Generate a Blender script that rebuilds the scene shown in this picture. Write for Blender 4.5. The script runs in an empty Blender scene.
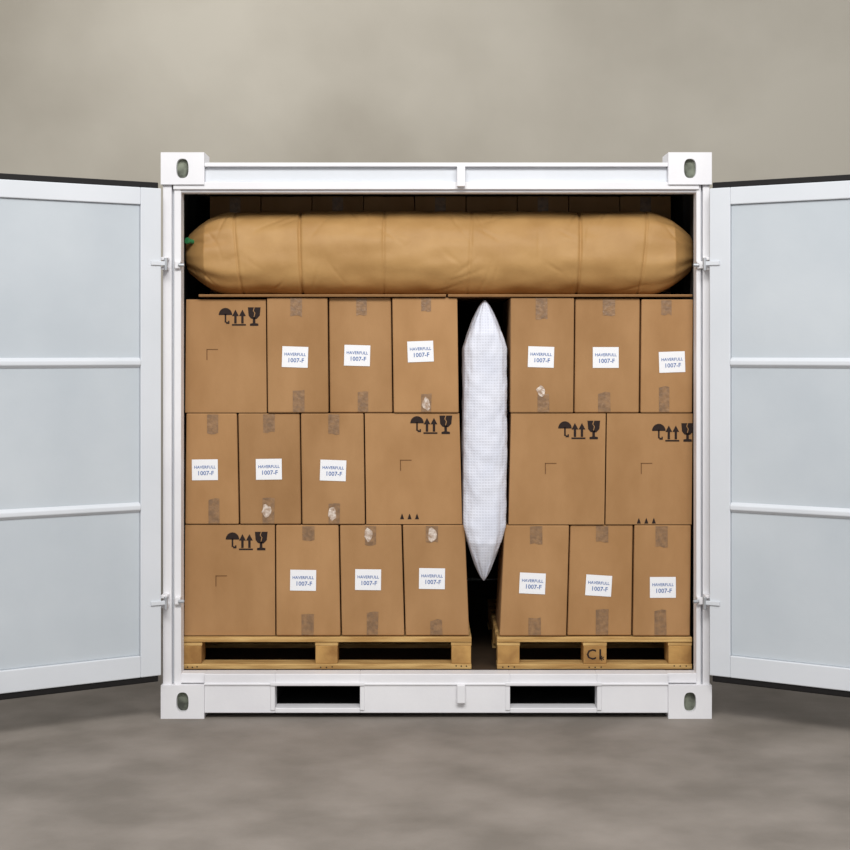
import bpy, math, random
from mathutils import Vector, Matrix, noise
random.seed(4)
sc = bpy.context.scene
sc.view_settings.view_transform = 'Standard'
sc.view_settings.look = 'None'

F = 1582.0; CX = -0.049; CZ = 1.63; CD = 7.0   # surveyed camera station
def WX(px, Y=0.0): return CX + (px-425)*(CD+Y)/F
def WZ(py, Y=0.0): return CZ - (py-350)*(CD+Y)/F

def lin(c):
    return tuple(((v/255)/12.92 if v/255 <= .04045 else ((v/255+.055)/1.055)**2.4) for v in c)+(1,)

# ---------------------------------------------------------------- materials
def mat(name, rgb, rough=.7, rgb2=None, nscale=6, bump=0, bscale=40, rnd=0, metal=0, spec=.3, stretch=(1,1,1), lo=.35, hi=.65):
    m = bpy.data.materials.new(name); m.use_nodes = True
    nt = m.node_tree; b = nt.nodes['Principled BSDF']
    b.inputs['Roughness'].default_value = rough
    b.inputs['Metallic'].default_value = metal
    b.inputs['Specular IOR Level'].default_value = spec
    b.inputs['Base Color'].default_value = lin(rgb)
    tc = nt.nodes.new('ShaderNodeTexCoord')
    mp = nt.nodes.new('ShaderNodeMapping'); mp.inputs['Scale'].default_value = stretch
    nt.links.new(tc.outputs['Object'], mp.inputs['Vector'])
    out = None
    if rgb2:
        n = nt.nodes.new('ShaderNodeTexNoise'); n.inputs['Scale'].default_value = nscale
        n.inputs['Detail'].default_value = 6
        nt.links.new(mp.outputs[0], n.inputs['Vector'])
        r = nt.nodes.new('ShaderNodeValToRGB')
        r.color_ramp.elements[0].position = lo; r.color_ramp.elements[1].position = hi
        r.color_ramp.elements[0].color = lin(rgb); r.color_ramp.elements[1].color = lin(rgb2)
        nt.links.new(n.outputs['Fac'], r.inputs[0]); out = r.outputs[0]
        nt.links.new(out, b.inputs['Base Color'])
    if rnd and out:
        oi = nt.nodes.new('ShaderNodeObjectInfo')
        mr = nt.nodes.new('ShaderNodeMapRange')
        mr.inputs['To Min'].default_value = 1-rnd; mr.inputs['To Max'].default_value = 1+rnd
        nt.links.new(oi.outputs['Random'], mr.inputs['Value'])
        hs = nt.nodes.new('ShaderNodeHueSaturation')
        nt.links.new(mr.outputs[0], hs.inputs['Value']); nt.links.new(out, hs.inputs['Color'])
        nt.links.new(hs.outputs[0], b.inputs['Base Color'])
    if bump:
        n2 = nt.nodes.new('ShaderNodeTexNoise'); n2.inputs['Scale'].default_value = bscale
        n2.inputs['Detail'].default_value = 4
        nt.links.new(mp.outputs[0], n2.inputs['Vector'])
        bp = nt.nodes.new('ShaderNodeBump'); bp.inputs['Strength'].default_value = bump
        bp.inputs['Distance'].default_value = .01
        nt.links.new(n2.outputs['Fac'], bp.inputs['Height']); nt.links.new(bp.outputs[0], b.inputs['Normal'])
    return m

M_white = mat('container_white_paint', (235,234,236), .45, (227,226,229), 3, .05, 60)
M_panel = mat('door_inner_panel_paint', (197,203,208), .65, (186,193,199), 1.5, .05, 30, spec=.15)
M_dframe = mat('door_frame_paint', (216,219,224), .5, (209,213,218), 2)
M_int = mat('container_interior_dark', (60,58,56), .8, (50,48,47), 3)  # dark grey for the inner faces of walls and roof
M_ply = mat('plywood_floor', (70,55,40), .8, (58,45,32), 8)
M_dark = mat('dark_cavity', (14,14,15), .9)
M_cavg = mat('casting_cavity', (140,146,130), .9, (70,72,66), 20)
M_rub = mat('rubber_gasket', (22,20,20), .6)
M_steel = mat('galvanised_steel', (190,192,196), .4, (165,168,172), 20, metal=.4)
M_card = mat('corrugated_cardboard', (176,135,92), .85, (159,119,77), 3.5, .14, 18, rnd=.07, lo=.3, hi=.7, stretch=(1.6,1,.8))
M_card2 = mat('cardboard_edge', (136,98,60), .9, (125,90,55), 30)
M_tape = mat('packing_tape', (152,117,82), .3, (126,98,72), 45, .3, 60, spec=.6)
M_tapew = mat('silver_tape_scuff', (222,208,195), .3, (160,130,105), 60, .5, 80, spec=.7)
M_label = mat('paper_label', (240,240,242), .7)
M_ink = mat('label_blue_ink', (80,112,170), .7)
M_black = mat('print_black_ink', (40,28,24), .8)
M_crease = mat('print_brown_ink', (112,78,46), .8)
M_kraft = mat('kraft_paper', (184,144,90), .6, (170,130,78), 5, .4, 10, spec=.4)
M_green = mat('green_valve', (50,120,75), .4)
M_wood = mat('pallet_wood', (208,172,112), .8, (172,132,78), 5, .2, 30, stretch=(1,6,12))
M_wood2 = mat('pallet_wood_blocks', (190,148,88), .85, (150,110,62), 9, .3, 40)

# woven white bag
M_wov = mat('woven_polypropylene', (226,228,238), .65, (217,220,232), 10, 0, spec=.15)
nt = M_wov.node_tree; b = nt.nodes['Principled BSDF']
tc = nt.nodes.new('ShaderNodeTexCoord')
w1 = nt.nodes.new('ShaderNodeTexWave'); w1.bands_direction='Z'; w1.inputs['Scale'].default_value=24
w2 = nt.nodes.new('ShaderNodeTexWave'); w2.bands_direction='X'; w2.inputs['Scale'].default_value=24
mx = nt.nodes.new('ShaderNodeMath'); mx.operation='MAXIMUM'
n3 = nt.nodes.new('ShaderNodeTexNoise'); n3.inputs['Scale'].default_value=16; n3.inputs['Detail'].default_value=4
ad2 = nt.nodes.new('ShaderNodeMath'); ad2.operation='MULTIPLY_ADD'; ad2.inputs[1].default_value=1.6
for a in (w1,w2,n3): nt.links.new(tc.outputs['Object'], a.inputs[0])
nt.links.new(w1.outputs['Fac'], mx.inputs[0]); nt.links.new(w2.outputs['Fac'], mx.inputs[1])
nt.links.new(n3.outputs['Fac'], ad2.inputs[0]); nt.links.new(mx.outputs[0], ad2.inputs[2])
bp = nt.nodes.new('ShaderNodeBump'); bp.inputs['Strength'].default_value=.3; bp.inputs['Distance'].default_value=.004
nt.links.new(ad2.outputs[0], bp.inputs['Height']); nt.links.new(bp.outputs[0], b.inputs['Normal'])
src=[l.from_socket for l in nt.links if l.to_socket==b.inputs['Base Color']][0]
mr=nt.nodes.new('ShaderNodeMapRange'); mr.inputs['To Min'].default_value=.88; mr.inputs['To Max'].default_value=1.02
hs=nt.nodes.new('ShaderNodeHueSaturation')
nt.links.new(mx.outputs[0],mr.inputs['Value']); nt.links.new(mr.outputs[0],hs.inputs['Value']); nt.links.new(src,hs.inputs['Color']); nt.links.new(hs.outputs[0],b.inputs['Base Color'])

M_wall = mat('plaster_wall', (190,184,171), .9, (162,155,142), .5, .1, 12)
M_floor = mat('concrete_floor', (142,134,126), .75, (118,111,103), 2.2, .2, 30)

# ---------------------------------------------------------------- mesh builder
class MB:
    def __init__(s): s.v=[]; s.f=[]; s.m=[]; s.mats=[]
    def mi(s, m):
        if m not in s.mats: s.mats.append(m)
        return s.mats.index(m)
    def add(s, vs, fs, m):
        o=len(s.v); s.v += [tuple(v) for v in vs]; i=s.mi(m)
        for f in fs: s.f.append([o+k for k in f]); s.m.append(i)
    def hexa(s, p, m):   # p: 8 pts, 0-3 bottom ccw, 4-7 top
        s.add(p, [(0,3,2,1),(4,5,6,7),(0,1,5,4),(1,2,6,5),(2,3,7,6),(3,0,4,7)], m)
    def box(s, x0,x1,y0,y1,z0,z1,m):
        if x0>x1: x0,x1=x1,x0
        s.hexa([(x0,y0,z0),(x1,y0,z0),(x1,y1,z0),(x0,y1,z0),(x0,y0,z1),(x1,y0,z1),(x1,y1,z1),(x0,y1,z1)], m)
    def cyl(s, a, b, r, m, n=14):
        a=Vector(a); b=Vector(b); d=(b-a).normalized()
        q=d.to_track_quat('Z','Y'); vs=[]
        for c in (a,b):
            for i in range(n):
                t=2*math.pi*i/n; vs.append(c+q@Vector((r*math.cos(t),r*math.sin(t),0)))
        fs=[(i,(i+1)%n,n+(i+1)%n,n+i) for i in range(n)]+[tuple(range(n-1,-1,-1)),tuple(range(n,2*n))]
        s.add(vs,fs,m)
    def poly(s, pts, y, m):  # flat polygon in XZ facing -Y
        area=sum(pts[i][0]*pts[(i+1)%len(pts)][1]-pts[(i+1)%len(pts)][0]*pts[i][1] for i in range(len(pts)))
        if area<0: pts=pts[::-1]
        s.add([(p[0],y,p[1]) for p in pts],[tuple(range(len(pts)))],m)
    def obj(s, name, bevel=0, smooth=False, parent=None, seg=2):
        me=bpy.data.meshes.new(name); me.from_pydata(s.v,[],s.f); me.update()
        for m in s.mats: me.materials.append(m)
        for p,i in zip(me.polygons,s.m): p.material_index=i; p.use_smooth=smooth
        o=bpy.data.objects.new(name,me); sc.collection.objects.link(o)
        if bevel:
            bm=o.modifiers.new('bevel','BEVEL'); bm.width=bevel; bm.segments=seg; bm.limit_method='ANGLE'
        if parent: o.parent=parent
        return o

_tc={}
def text_mesh(body):
    if body in _tc: return _tc[body]
    cu=bpy.data.curves.new('t','FONT'); cu.body=body; cu.align_x='CENTER'; cu.size=1; cu.resolution_u=2; cu.offset=.012
    o=bpy.data.objects.new('t',cu); sc.collection.objects.link(o)
    dg=bpy.context.evaluated_depsgraph_get(); dg.update()
    me=o.evaluated_get(dg).to_mesh()
    r=([(v.co.x,v.co.y) for v in me.vertices],[tuple(p.vertices) for p in me.polygons])
    bpy.data.objects.remove(o); _tc[body]=r
    return r
def put_text(mb, body, x, z, size, y, m, rot=0, bold=0):
    vs,fs=text_mesh(body); c,s=math.cos(rot),math.sin(rot)
    mb.add([(x+(a*c-b*s)*size, y, z+(a*s+b*c)*size) for a,b in vs], fs, m)

# ---------------------------------------------------------------- room
mb=MB(); mb.box(-9,9,-9,3.6,-.1,0,M_floor); mb.obj('floor')
mb=MB(); mb.box(-9,9,3.6,3.75,0,6,M_wall); mb.obj('wall_back')

# ---------------------------------------------------------------- container
cont=bpy.data.objects.new('shipping_container',None); sc.collection.objects.link(cont)
XL=WX(161); XR=WX(711.5); LEN=2.99
def casting(mb, x0,x1,z0,z1,y0,y1,front=-1):
    t=.028
    mb.box(x0+t,x1-t,y0+t,y1-t,z0+t*.8,z1-t*.8,M_cavg)
    def plate(ox,ou,ov,w,h,hw,hh,n):
        N=40; O=Vector(ox); U=Vector(ou); V=Vector(ov); Nn=Vector(n)
        vs=[]
        for k in range(N):
            t_=2*math.pi*(k+.5)/N; c,s_=math.cos(t_),math.sin(t_)
            m_=max(abs(c)/(w/2),abs(s_)/(h/2)); vs.append(O+U*(c/m_)+V*(s_/m_))
        for k in range(N):
            t_=2*math.pi*(k+.5)/N; c,s_=math.cos(t_),math.sin(t_)
            vs.append(O+U*(hw*math.copysign(abs(c)**.75,c))+V*(hh*math.copysign(abs(s_)**.75,s_)))
        vs+= [v-Nn*t for v in vs[N:2*N]]
        fs=[(k,(k+1)%N,N+(k+1)%N,N+k) for k in range(N)]+[(N+k,N+(k+1)%N,2*N+(k+1)%N,2*N+k) for k in range(N)]
        mb.add(vs,fs,M_white)
        for sx in (-1,1):
            for sy in (-1,1):
                q=[i for i in range(N) if (vs[i]-O).dot(U)*sx>0 and (vs[i]-O).dot(V)*sy>0]
                a=[i for i in q if abs(abs((vs[i]-O).dot(U))-w/2)<1e-5]; b_=[i for i in q if abs(abs((vs[i]-O).dot(V))-h/2)<1e-5]
                pa=max(a,key=lambda i:abs((vs[i]-O).dot(V))); pb=max(b_,key=lambda i:abs((vs[i]-O).dot(U)))
                mb.add([vs[pa],O+U*sx*w/2+V*sy*h/2,vs[pb]],[(0,1,2)],M_white)
    cx,cz,cy=(x0+x1)/2,(z0+z1)/2,(y0+y1)/2; w,h,d=x1-x0,z1-z0,y1-y0
    plate((cx,y0,cz),(1,0,0),(0,0,1),w,h,.027,.043,(0,-1,0))
    plate((cx,y1,cz),(1,0,0),(0,0,1),w,h,.027,.043,(0,1,0))
    plate((x0,cy,cz),(0,1,0),(0,0,1),d,h,.03,.036,(-1,0,0))
    plate((x1,cy,cz),(0,1,0),(0,0,1),d,h,.03,.036,(1,0,0))
    mb.add([(x0,y0,z1),(x1,y0,z1),(x1,y1,z1),(x0,y1,z1)],[(0,1,2,3)],M_white)
    mb.add([(x0,y0,z0),(x1,y0,z0),(x1,y1,z0),(x0,y1,z0)],[(3,2,1,0)],M_white)
mb=MB()
W=.192; H=.142; zt=WZ(152.5)
for yy in (0,LEN-.17):
    for x0,x1 in ((XL,XL+W),(XR-W,XR)):
        casting(mb,x0,x1,zt-H,zt,yy-.008,yy+.165)
        casting(mb,x0,x1,0,H+.005,yy-.008,yy+.165)
mb.obj('corner_castings',parent=cont)

mb=MB()
xi_l=WX(180.5); xi_r=WX(697)
for yy in (0.012,LEN-.15):
    mb.box(XL+.006,XL+.045,yy,yy+.13,H,zt-H,M_white)
    mb.box(XL+.055,xi_l,yy+.004,yy+.09,H,zt-H,M_white)
    mb.box(XL+.04,XL+.06,yy+.03,yy+.088,H,zt-H,M_dframe)
    mb.box(XR-.036,XR-.006,yy,yy+.13,H,zt-H,M_white)
    mb.box(xi_r,XR-.044,yy+.004,yy+.08,H,zt-H,M_white)
    mb.box(XR-.05,XR-.03,yy+.03,yy+.088,H,zt-H,M_dframe)
# header (channel)
hz0=WZ(192); hz1=WZ(162.5)
for yy,s in ((0,1),(LEN-.01,-1)):
    a=lambda d0,d1:(min(yy+s*d0,yy+s*d1),max(yy+s*d0,yy+s*d1))
    y0,y1=a(0,.1); mb.box(XL+W,XR-W,y0,y1,hz1-.018,hz1,M_white)
    y0,y1=a(.028,.1); mb.box(XL+W,XR-W,y0,y1,hz1-.085,hz1-.018,M_dframe)
    y0,y1=a(.004,.1); mb.box(XL+.053,XR-.053,y0,y1,hz0+.012,hz1-.085,M_white)
    y0,y1=a(.022,.098); mb.box(XL+.053,XR-.053,y0,y1,hz0,hz0+.012,M_white)
cl=WX(461)
mb.box(cl-.018,cl+.018,-.03,.03,WZ(187),WZ(167),M_white)
mb.box(cl-.018,cl+.018,-.03,.01,WZ(702),WZ(684),M_white)
# sill with fork pockets
z0,z1=WZ(713),WZ(674); pz0,pz1=WZ(708),WZ(685.5)
P=[(WX(275),WX(360)),(WX(510),WX(597))]
for yy in (0,LEN-.1):
    mb.box(XL+W,P[0][0],yy,yy+.09,z0,z1,M_white)
    mb.box(P[0][1],P[1][0],yy,yy+.09,z0,z1,M_white)
    mb.box(P[1][1],XR-W,yy,yy+.09,z0,z1,M_white)
    for a,b_ in P:
        mb.box(a,b_,yy,yy+.09,pz1,z1,M_white); mb.box(a,b_,yy,yy+.09,z0,pz0,M_white)
    mb.box(XL+.053,XL+W,yy+.024,yy+.097,z1-.045,z1-.002,M_white)
    mb.box(XR-W,XR-.053,yy+.024,yy+.097,z1-.045,z1-.002,M_white)
mb.box(XL+.19,XR-.19,-.006,.03,z1-.05,z1-.04,M_white)
for a,b_ in P:
    mb.box(a-.02,a,-.006,.0,pz0-.01,pz1+.015,M_white)
    mb.box(b_,b_+.02,-.006,.0,pz0-.01,pz1+.015,M_white)
    mb.box(a-.02,b_+.02,-.012,.0,pz1,pz1+.015,M_white)
mb.obj('frame_and_posts',bevel=.004,parent=cont)
mb=MB()
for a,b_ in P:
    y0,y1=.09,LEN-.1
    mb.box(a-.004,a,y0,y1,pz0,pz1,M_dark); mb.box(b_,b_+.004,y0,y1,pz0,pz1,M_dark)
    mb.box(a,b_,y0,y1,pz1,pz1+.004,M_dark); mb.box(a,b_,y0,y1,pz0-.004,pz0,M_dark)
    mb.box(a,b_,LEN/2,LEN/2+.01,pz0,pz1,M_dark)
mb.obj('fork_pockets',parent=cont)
def corr(mb, L0,L1, z0,z1, x, sgn, axis='y', depth=.03, pitch=.26):
    prof=[]; t=L0
    while t<L1:
        for dt,o in ((0,0),(.07,0),(.13,1),(.2,1)):
            if t+dt<L1: prof.append((t+dt,o*depth))
        t+=pitch
    prof.append((L1,0))
    vs=[]
    for side in (0,.004):
        for p,o in prof:
            for z in (z0,z1):
                vs.append((x-sgn*(o+side),p,z) if axis=='y' else (p,x-sgn*(o+side),z))
    n=len(prof); fs=[]
    for k in range(n-1):
        a=2*k; fs.append((a,a+2,a+3,a+1)); a+=2*n; fs.append((a,a+1,a+3,a+2))
    mb.add(vs[:2*n],[f for f in fs if max(f)<2*n],M_white)
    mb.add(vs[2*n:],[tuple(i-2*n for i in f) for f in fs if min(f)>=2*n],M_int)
mb=MB()
corr(mb,.14,LEN-.14,H,zt-.05,XL+.004,-1)
corr(mb,.14,LEN-.14,H,zt-.05,XR-.004,1)
corr(mb,XL+.1,XR-.1,H,zt-.05,LEN-.03,1,'x')
mb.obj('corrugated_walls',parent=cont)
mb=MB()
for x0,x1 in ((XL+.01,XL+.045),(XR-.045,XR-.01)):
    mb.box(x0,x1,.16,LEN-.16,zt-.09,zt-.04,M_white)
    mb.box(x0,x1,.16,LEN-.16,.02,.15,M_white)
mb.obj('side_rails',bevel=.004,parent=cont)
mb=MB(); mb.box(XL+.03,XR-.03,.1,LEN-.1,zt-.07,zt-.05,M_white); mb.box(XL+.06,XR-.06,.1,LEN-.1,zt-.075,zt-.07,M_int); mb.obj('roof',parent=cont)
FLZ=.19
mb=MB(); mb.box(XL+.05,XR-.05,.1,LEN-.1,.16,FLZ,M_ply); mb.obj('floor_deck',parent=cont)

# doors
def door(sign, hx, name):
    z0,z1=.205,2.338; w=1.15
    mb=MB()
    st=.095; tr=.075
    mb.box(0,st,-.045,0,z0,z1,M_dframe); mb.box(w-st,w,-.045,0,z0,z1,M_dframe)
    mb.box(st,w-st,-.045,0,z1-tr,z1,M_dframe); mb.box(st,w-st,-.045,0,z0,z0+tr+.02,M_dframe)
    mb.box(st,w-st,-.035,-.014,z0+tr+.02,z1-tr,M_panel)
    for zz in (1.575,.945):
        mb.hexa([(st,-.03,zz-.026),(w-st,-.03,zz-.026),(w-st,-.014,zz-.026),(st,-.014,zz-.026),
                 (st,-.03,zz+.026),(w-st,-.03,zz+.026),(w-st,-.014,zz+.026),(st,-.014,zz+.026)],M_panel)
        mb.hexa([(st,-.014,zz-.024),(w-st,-.014,zz-.024),(w-st,.004,zz-.009),(st,.004,zz-.009),
                 (st,-.014,zz+.024),(w-st,-.014,zz+.024),(w-st,.004,zz+.009),(st,.004,zz+.009)],M_dframe)
    parts=[(mb,'leaf',.004)]
    g=MB()
    g.box(.01,w+.02,-.04,-.008,z1,z1+.026,M_rub); g.box(.01,w+.02,-.04,-.008,z0-.028,z0,M_rub); g.box(w,w+.02,-.04,-.008,z0,z1,M_rub)
    parts.append((g,'gasket',.004))
    r=MB()
    for xx in (.35,.85):
        r.cyl((xx,-.085,z0-.01),(xx,-.085,z1+.01),.017,M_steel)
        for zz in (z0+.05,.9,1.5,z1-.1): r.box(xx-.05,xx+.05,-.095,-.045,zz,zz+.05,M_steel)
        r.box(xx-.02,xx+.38 if xx<.5 else xx+.2,-.115,-.1,1.02,1.05,M_steel)
    parts.append((r,'lock_rods',0))
    hgs=MB()
    for zz in (WZ(264),WZ(600)):
        hgs.box(-.028,.05,0,.008,zz-.010,zz+.008,M_dframe)
        hgs.cyl((-.02,.004,zz-.032),(-.02,.004,zz+.024),.008,M_steel)
    parts.append((hgs,'hinge_blades',.002))
    e=bpy.data.objects.new(name,None); sc.collection.objects.link(e); e.parent=cont
    e.location=(hx,-.07,0)
    ang=math.radians(32)
    for m_,n,bv in parts:
        if sign>0:
            m_.v=[(-x,y,z) for x,y,z in m_.v]; m_.f=[f[::-1] for f in m_.f]
        m_.obj(name+'_'+n,bevel=bv,parent=e)
    e.rotation_euler=(0,0,-(math.pi-ang) if sign<0 else (math.pi-ang))
door(-1,WX(164),'door_left')
door(1,WX(706.5),'door_right')
mb=MB()
for py in (264,600):
    zz=WZ(py)
    for s,xp,xin in ((1,XL+.006,xi_l),(-1,XR-.006,xi_r)):
        mb.box(min(xp,xp+s*.03),max(xp,xp+s*.03),-.05,.02,zz-.028,zz-.014,M_white)
        mb.box(min(xp,xp+s*.03),max(xp,xp+s*.03),-.05,.02,zz+.014,zz+.028,M_white)
        mb.box(min(xin,xin-s*.025),max(xin,xin-s*.025),-.005,.03,zz-.02,zz+.012,M_white)
        mb.cyl((xin-s*.008,-.008,zz-.005),(xin+s*.018,-.008,zz-.005),.008,M_steel)
mb.obj('hinge_lugs',bevel=.003,parent=cont)

# ---------------------------------------------------------------- pallets
YF=.13
def pallet(px0,px1,blocks,mark=None):
    mb=MB(); x0,x1=WX(px0,YF),WX(px1,YF); y0,y1=YF-.005,YF+1.1; z0=FLZ+.002; z1=.336
    nb=6; bw=.135; 
    for k in range(nb):
        yy=y0+(y1-y0-bw)*k/(nb-1); mb.box(x0,x1,yy,yy+bw,z1-.022,z1,M_wood)
    for a,b_ in blocks:
        xa,xb=WX(a,YF),WX(b_,YF)
        mb.box(xa,xb,y0+.006,y1,z1-.040,z1-.022,M_wood)
        for yy in (y0+.004,(y0+y1)/2-.07,y1-.14): mb.box(xa+.002,xb-.002,yy,yy+.13,z0+.024,z1-.040,M_wood2)
        for q in range(3):   # nail heads and knots
            cx=xa+(xb-xa)*(.25+.25*q); cz=z0+.012+random.uniform(-.004,.004)
            mb.poly([(cx+.0035*math.cos(t),cz+.0035*math.sin(t)) for t in [k*math.pi/3 for k in range(6)]],y0-.0008,M_black)
    for yy in (y0,(y0+y1)/2-.05,y1-.1): mb.box(x0,x1,yy,yy+.1,z0,z0+.024,M_wood)
    if mark:
        a,b_=mark; xc=(WX(a,YF)+WX(b_,YF))/2
        put_text(mb,'C1',xc,.236,.066,y0+.003,M_black)
        put_text(mb,'*',xc+.03,.216,.05,y0+.003,M_black)
    return mb.obj('wooden_pallet',bevel=.003)
pallet(183,471.5,[(183,202),(315,338),(451,471.5)])
pallet(497,692,[(497,520),(583,607),(668,692)],(583,607))

# ---------------------------------------------------------------- boxes
BD=.42
ZR=[.338,.841,1.345,1.868]
def icons(mb,px,py,y,sc_=1.0,n=4):
    u=(CD+YF)/F*sc_
    X0,Z0=WX(px,YF),WZ(py,YF)
    def pg(pts,m=M_black): mb.poly([(X0+a*u,Z0-b*u) for a,b in pts],y,m)
    arc=[(6+6.8*math.cos(t),8-7.2*math.sin(t)) for t in [math.pi*k/12 for k in range(13)]]
    pg(arc)
    pg([(5.2,7),(6.8,7),(6.8,15.5),(5.2,15.5)])
    pg([(6.6,14.4),(6.6,16.8),(10,16.8),(10,13.8),(8.6,13.8),(8.6,15.2)])
    for ax in (16,23):
        pg([(ax,2.5),(ax+3.4,9),(ax+1.2,9),(ax+1.2,16.4),(ax-1.2,16.4),(ax-1.2,9),(ax-3.4,9)])
    pg([(12.5,17),(26.5,17),(26.5,18.6),(12.5,18.6)])
    pg([(28.5,.2),(34.5,.2),(33.4,3.6),(35,6),(33.8,12),(31.5,11.4),(29.2,8.5)])
    pg([(35.3,.2),(41.2,.2),(40.4,8.5),(37.4,11.8),(34.4,12),(36,6),(34.4,3.8)])
    pg([(33.4,10),(36,10),(36,16),(39,16.6),(39,18.8),(30.6,18.8),(30.6,16.6),(33.4,16)])
def carton(xs, row, label=None, icon=None, mark=None, dots=None, scuff=None, dz=0, tw=0):
    Y=YF+random.uniform(0,.022)
    tl,tr,bl,br=xs; g=.003
    zb,zt_=ZR[row]+.002,ZR[row+1]-.0015+dz
    A=lambda p:WX(p,YF)
    mb=MB()
    x=[A(bl)+g,A(br)-g,A(tl)+g,A(tr)-g]
    mb.hexa([(x[0],Y,zb),(x[1],Y,zb),(x[1],Y+BD,zb),(x[0],Y+BD,zb),(x[2],Y,zt_),(x[3],Y,zt_),(x[3],Y+BD,zt_),(x[2],Y+BD,zt_)],M_card)
    e=Y-.0012
    cxt=(x[2]+x[3])/2; cxb=(x[0]+x[1])/2
    R=random.uniform
    narrow=label is not None
    if narrow:
        cx=cxt+R(-.01,.01); zl=zt_-R(.06,.1); w=R(.022,.028)
        mb.poly([(cx-w,zl),(cx-w*.3,zl+R(-.006,.006)),(cx+w*.4,zl+R(-.006,.006)),(cx+w,zl+R(-.004,.004)),(cx+w,zt_-.004),(cx-w,zt_-.004)],e,M_tape)
        cx=cxb+R(-.012,.012); zh=zb+R(.07,.12)
        mb.poly([(cx-w,zb+.004),(cx+w,zb+.004),(cx+w+R(-.003,.003),zh),(cx+w*.2,zh+R(-.005,.005)),(cx-w,zh-R(0,.008))],e,M_tape)
    if scuff:
        sx,sy=scuff; X_,Z_=A(sx),WZ(sy,YF)
        pts=[(X_+R(.6,1)*.024*math.cos(t),Z_+R(.6,1)*.036*math.sin(t)) for t in [2*math.pi*k/11 for k in range(11)]]
        mb.poly(pts,e-.0006,M_tapew)
    if label:
        lx,ly=A(label[0]),WZ(label[1],YF); r=R(-.04,.04)+tw; c,s=math.cos(r),math.sin(r)
        w,h=.0585,.047
        mb.poly([(lx+a*w*c-b_*h*s,ly+a*w*s+b_*h*c) for a,b_ in ((-1,-1),(1,-1),(1,1),(-1,1))],e-.001,M_label)
        put_text(mb,'HAVERFULL',lx,ly+.006,.0185,e-.002,M_ink,r)
        put_text(mb,'1007-F',lx+.003,ly-.024,.027,e-.002,M_ink,r)
    if icon: icons(mb,icon[0],icon[1],e)
    if mark:
        mx,mz=A(mark[0]),WZ(mark[1],YF)
        mb.box(mx,mx+.052,e,Y,mz-.004,mz,M_crease); mb.box(mx,mx+.004,e,Y,mz-.05,mz,M_crease)
    if dots:
        for k in range(3):
            dx,dzz=A(dots[0]+k*7.5),WZ(dots[1],YF)
            mb.poly([(dx-.009,dzz-.012),(dx+.009,dzz-.012),(dx+.004,dzz+.004),(dx,dzz+.014),(dx-.004,dzz+.004)],e,M_black)
    return mb.obj('cardboard_box',bevel=.006,seg=3)
carton((185,266,184,267),2,icon=(219,307),mark=(206,349),dz=-.008)
carton((266,328,267,329),2,label=(295,357))
carton((328,391.5,329,393),2,label=(357,355.5))
carton((391.5,458,393,459.5),2,label=(420.5,351.5),scuff=(426,404))
carton((510,575,509.5,574),2,label=(541,357),scuff=(541,391))
carton((575,641,574,640),2,label=(606,357.5),dz=-.004)
carton((641,694,640,693),2,label=(672,362),dz=-.008)
carton((185,237,184,239),1,label=(204.5,470))
carton((237,300,239,301.5),1,label=(268.5,469.5),scuff=(266,511))
carton((300,364,301.5,365.5),1,label=(333,470.5),scuff=(332,514))
carton((364,460,365.5,463),1,icon=(411,415.5),mark=(400,460),dots=(402,517))
carton((510.5,606.5,508,605),1,icon=(559,420.5),mark=(545,463))
carton((606.5,693.5,605,692.5),1,icon=(653,423),mark=(641,463),dots=(639,521))
carton((184,275,183,275.5),0,icon=(226,532),mark=(215,576))
carton((275,339,275.5,341),0,label=(303,580.5))
carton((339,402,341,405),0,label=(368,580),scuff=(368,535))
carton((402,465.5,405,470),0,label=(432,579),scuff=(432,535))
carton((504,570,499,567),0,label=(532.5,583.5),tw=-.05)
carton((570,634,567,632.5),0,label=(599,586),tw=-.03)
carton((634,692,632.5,691),0,label=(663,587.5))
def rear(y0,rows):
    for r in rows:
        zs=(ZR[r]+.002,ZR[r+1]-.002) if r<3 else (1.872,2.372)
        L=WX(185,YF),WX(458,YF); R=WX(512,YF),WX(692,YF)
        spans=[(L[0],L[1],4),(R[0],R[1],3)] if r<3 else [(-1.09,1.14,9)]
        for a,b_,n in spans:
            for k in range(n):
                xa=a+(b_-a)*k/n; xb=a+(b_-a)*(k+1)/n
                mb=MB(); g=.002; mb.box(xa+g,xb-g,y0,y0+BD,zs[0],zs[1],M_card)
                c=(xa+xb)/2
                if k%2==0 or r<3: mb.box(c-.026,c+.026,y0-.001,y0,zs[1]-.10,zs[1]-.004,M_tape)
                mb.obj('cardboard_box',bevel=.004)
rear(.64,(0,1,2,3))

for a,b_ in ((199,446),(448,692)):
    mb=MB(); mb.box(WX(a,YF),WX(b_,YF),YF-.012,YF+.48,1.8695,1.8765,M_card2); 
    mb.box(WX(a,YF),WX(b_,YF),YF-.012,YF+.48,1.8765,1.880,M_card); mb.obj('cardboard_sheet',bevel=.001)

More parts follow.
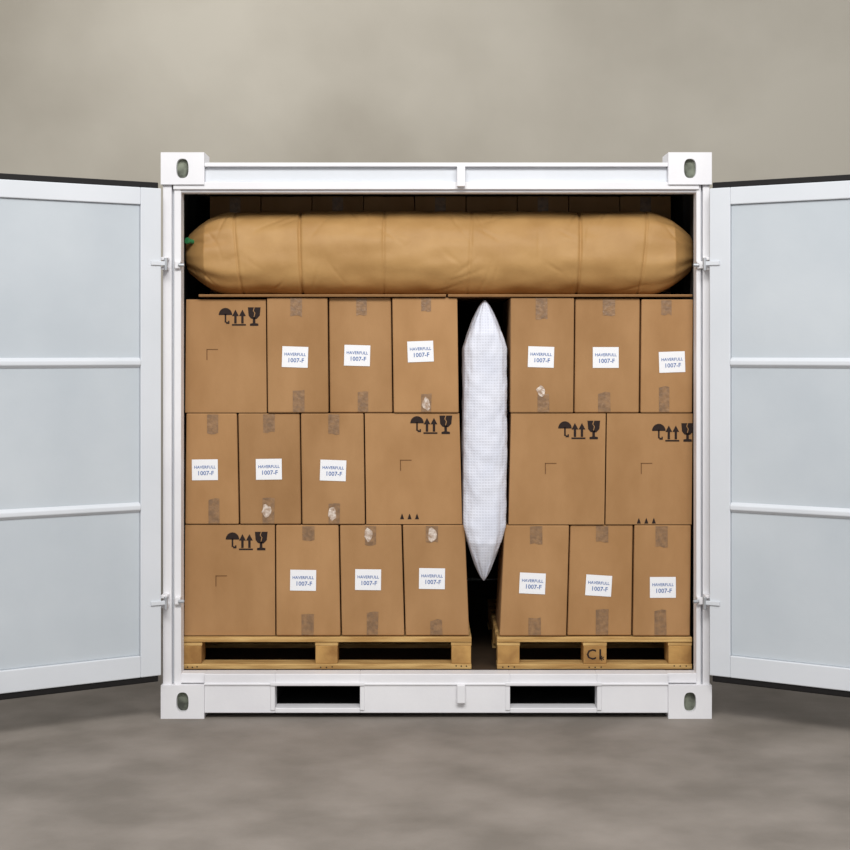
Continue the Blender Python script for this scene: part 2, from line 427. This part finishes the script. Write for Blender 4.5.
# ---------------------------------------------------------------- kraft dunnage bag
def bag_h():
    x0,x1=WX(184.5,.25),WX(694.5,.25); yc=.365; zc=2.078; ry=.24; rz=.198
    NU,NV=520,140; vs=[]; fs=[]
    xc=(x0+x1)/2; hl=(x1-x0)/2
    us=[]
    for i in range(NU+1):
        u=-1+2*i/NU; us.append(math.sin(u*math.pi/2)*.45+u*.55)
    rr=random.Random(9)
    # crumple creases: short folded lines across the paper
    cre=[(rr.uniform(x0+.05,x1-.05),rr.uniform(-2.6,-.2),rr.uniform(-.9,.9),rr.uniform(.05,.16),rr.uniform(.0015,.0035)) for _ in range(46)]
    for u in us:
        a=abs(u); k=max(0,(a-.82)/.18)
        s=1-.60*k**1.6
        if a>.985: s*=math.sqrt(max(0,1-((a-.985)/.015)**2))*.3+.7
        x=xc+hl*u
        near=[c_ for c_ in cre if abs(c_[0]-x)<.22]
        for j in range(NV):
            t=2*math.pi*j/NV; c,sn=math.cos(t),math.sin(t)
            e=.80
            yy=math.copysign(abs(c)**e,c); zz=math.copysign(abs(sn)**e,sn)
            end=max(0,(a-.74)/.26)
            d=1+end*(.020*math.sin(t*15+2*u)+.016*math.sin(t*8+7*u))
            p=Vector((x*2.6,yy*1.2,zz*1.2))
            nz=noise.noise(p)*.008+noise.noise(p*2.7)*.004+noise.noise(Vector((x*13,yy*3,zz*3)))*.0022
            for cp,wd,am in ((WX(301,.2)-.006*zz,.006,.010),(WX(579,.2)+.006*zz,.006,.009),(WX(384,.2),.005,.005),(WX(470,.2)+.01*zz,.005,.004),(WX(643,.2)+.02*zz,.006,.005),(WX(238,.2)-.02*zz,.006,.005)):
                nz-=am*math.exp(-((x-cp)/wd)**2)
            # arc coordinate along surface for front side (y<0 → cos negative side)
            if c<.2:
                ta=(t-math.pi)*.2; 
                for cx_,tc_,sl,ln,am in near:
                    dx=x-cx_; dt=ta-(tc_+1.4)*.2
                    ca,sa=math.cos(sl*1.5),math.sin(sl*1.5)
                    al=dx*sa+dt*ca; pe=dx*ca-dt*sa
                    if abs(al)<ln and abs(pe)<.02: nz-=am*math.exp(-(pe/.006)**2)*(1-(al/ln)**2)
            r=d+nz/.19*min(1,s*1.6)
            vs.append((x,yc+ry*min(1,s*1.25)*yy*r,max(zc+rz*s*zz*r-.004,1.8815)))
    for i in range(NU):
        for j in range(NV):
            a=i*NV+j; b_=i*NV+(j+1)%NV
            fs.append((a,b_,b_+NV,a+NV))
    fs.append(tuple(range(NV-1,-1,-1))); fs.append(tuple(NU*NV+j for j in range(NV)))
    mb=MB(); mb.add(vs,fs,M_kraft)
    ob=mb.obj('kraft_paper_air_bag',smooth=True)
    v=MB(); X=WX(187,.2); v.cyl((X+.05,.22,2.12),(X+.008,.17,2.125),.010,M_green); v.cyl((X+.010,.175,2.124),(X+.004,.165,2.126),.015,M_green)
    v.obj('inflation_valve',bevel=.002,parent=ob)
bag_h()
# ---------------------------------------------------------------- white woven bag
def bag_v():
    z0,z1=WZ(582.5,YF),WZ(299.5,YF); y0=YF-.06; yd=.40
    NU,NV=260,96; vs=[]; fs=[]
    zc=(z0+z1)/2; hl=(z1-z0)/2
    for i in range(NU+1):
        v=-1+2*i/NU; v=max(-.999,min(.999,v)); a=abs(v)
        if v>0: s=min(1,((1-a)/.34)**.66) if a>.66 else 1
        else:   s=min(1,((1-a)/.40)**.66) if a>.60 else 1
        s=max(s,.02); s=s*(1-.05*a)
        z=zc+hl*v
        pxc=485.4-1.0*(0 if v>.2 else (.2-v)) 
        xc=WX(pxc,YF)
        rx=.1155*s; ry=yd*.5*(.45+.55*min(1,s*1.3))
        for j in range(NV):
            t=2*math.pi*j/NV; c,sn=math.cos(t),math.sin(t)
            wr=1+.035*noise.noise(Vector((c*2,sn*2,z*8)))+.02*noise.noise(Vector((c*5,sn*5,z*22)))
            wr+=.035*math.sin(t*12+z*5)*max(0,a-.55)/.45
            yy=math.copysign(abs(sn)**.6,sn)
            xx=math.copysign(abs(c)**.7,c)*min(wr,1.02)
            y=y0+yd*.5+ry*yy*min(wr,1.02)
            if y>YF-.006: xx*= .90      # squeezed between the stacks
            vs.append((xc+rx*xx, y, z))
    for i in range(NU):
        for j in range(NV):
            a=i*NV+j; b_=i*NV+(j+1)%NV
            fs.append((a,b_,b_+NV,a+NV))
    fs.append(tuple(range(NV-1,-1,-1))); fs.append(tuple(NU*NV+j for j in range(NV)))
    mb=MB(); mb.add(vs,fs,M_wov); mb.obj('white_woven_air_bag',smooth=True)
bag_v()

# ---------------------------------------------------------------- lights
def area(name,loc,target,size,power,col=(1,1,1),sy=None):
    l=bpy.data.lights.new(name,'AREA'); l.energy=power; l.color=col; l.size=size
    if sy: l.shape='RECTANGLE'; l.size_y=sy
    o=bpy.data.objects.new(name,l); sc.collection.objects.link(o); o.location=loc
    o.rotation_euler=(Vector(target)-Vector(loc)).to_track_quat('-Z','Y').to_euler()
area('softbox_key',(0.2,-5.6,5.2),(0,0,1.1),4.5,400,(1,.985,.965),1.6)
area('wall_fill_light',(-1.5,1.2,5.6),(-1.5,2.0,0),3,50,(1,.98,.95))  # added fill brightening the left of the back wall, no lamp seen there
w=bpy.data.worlds.new('world'); sc.world=w; w.use_nodes=True
w.node_tree.nodes['Background'].inputs[0].default_value=(.96,.975,1,1)
w.node_tree.nodes['Background'].inputs[1].default_value=.55

cam=bpy.data.cameras.new('camera'); co=bpy.data.objects.new('camera',cam); sc.collection.objects.link(co)
co.location=(CX,-CD,CZ); co.rotation_euler=(math.radians(90),0,0)
cam.sensor_width=36; cam.lens=F/850*36; cam.shift_y=-75/850
sc.camera=co
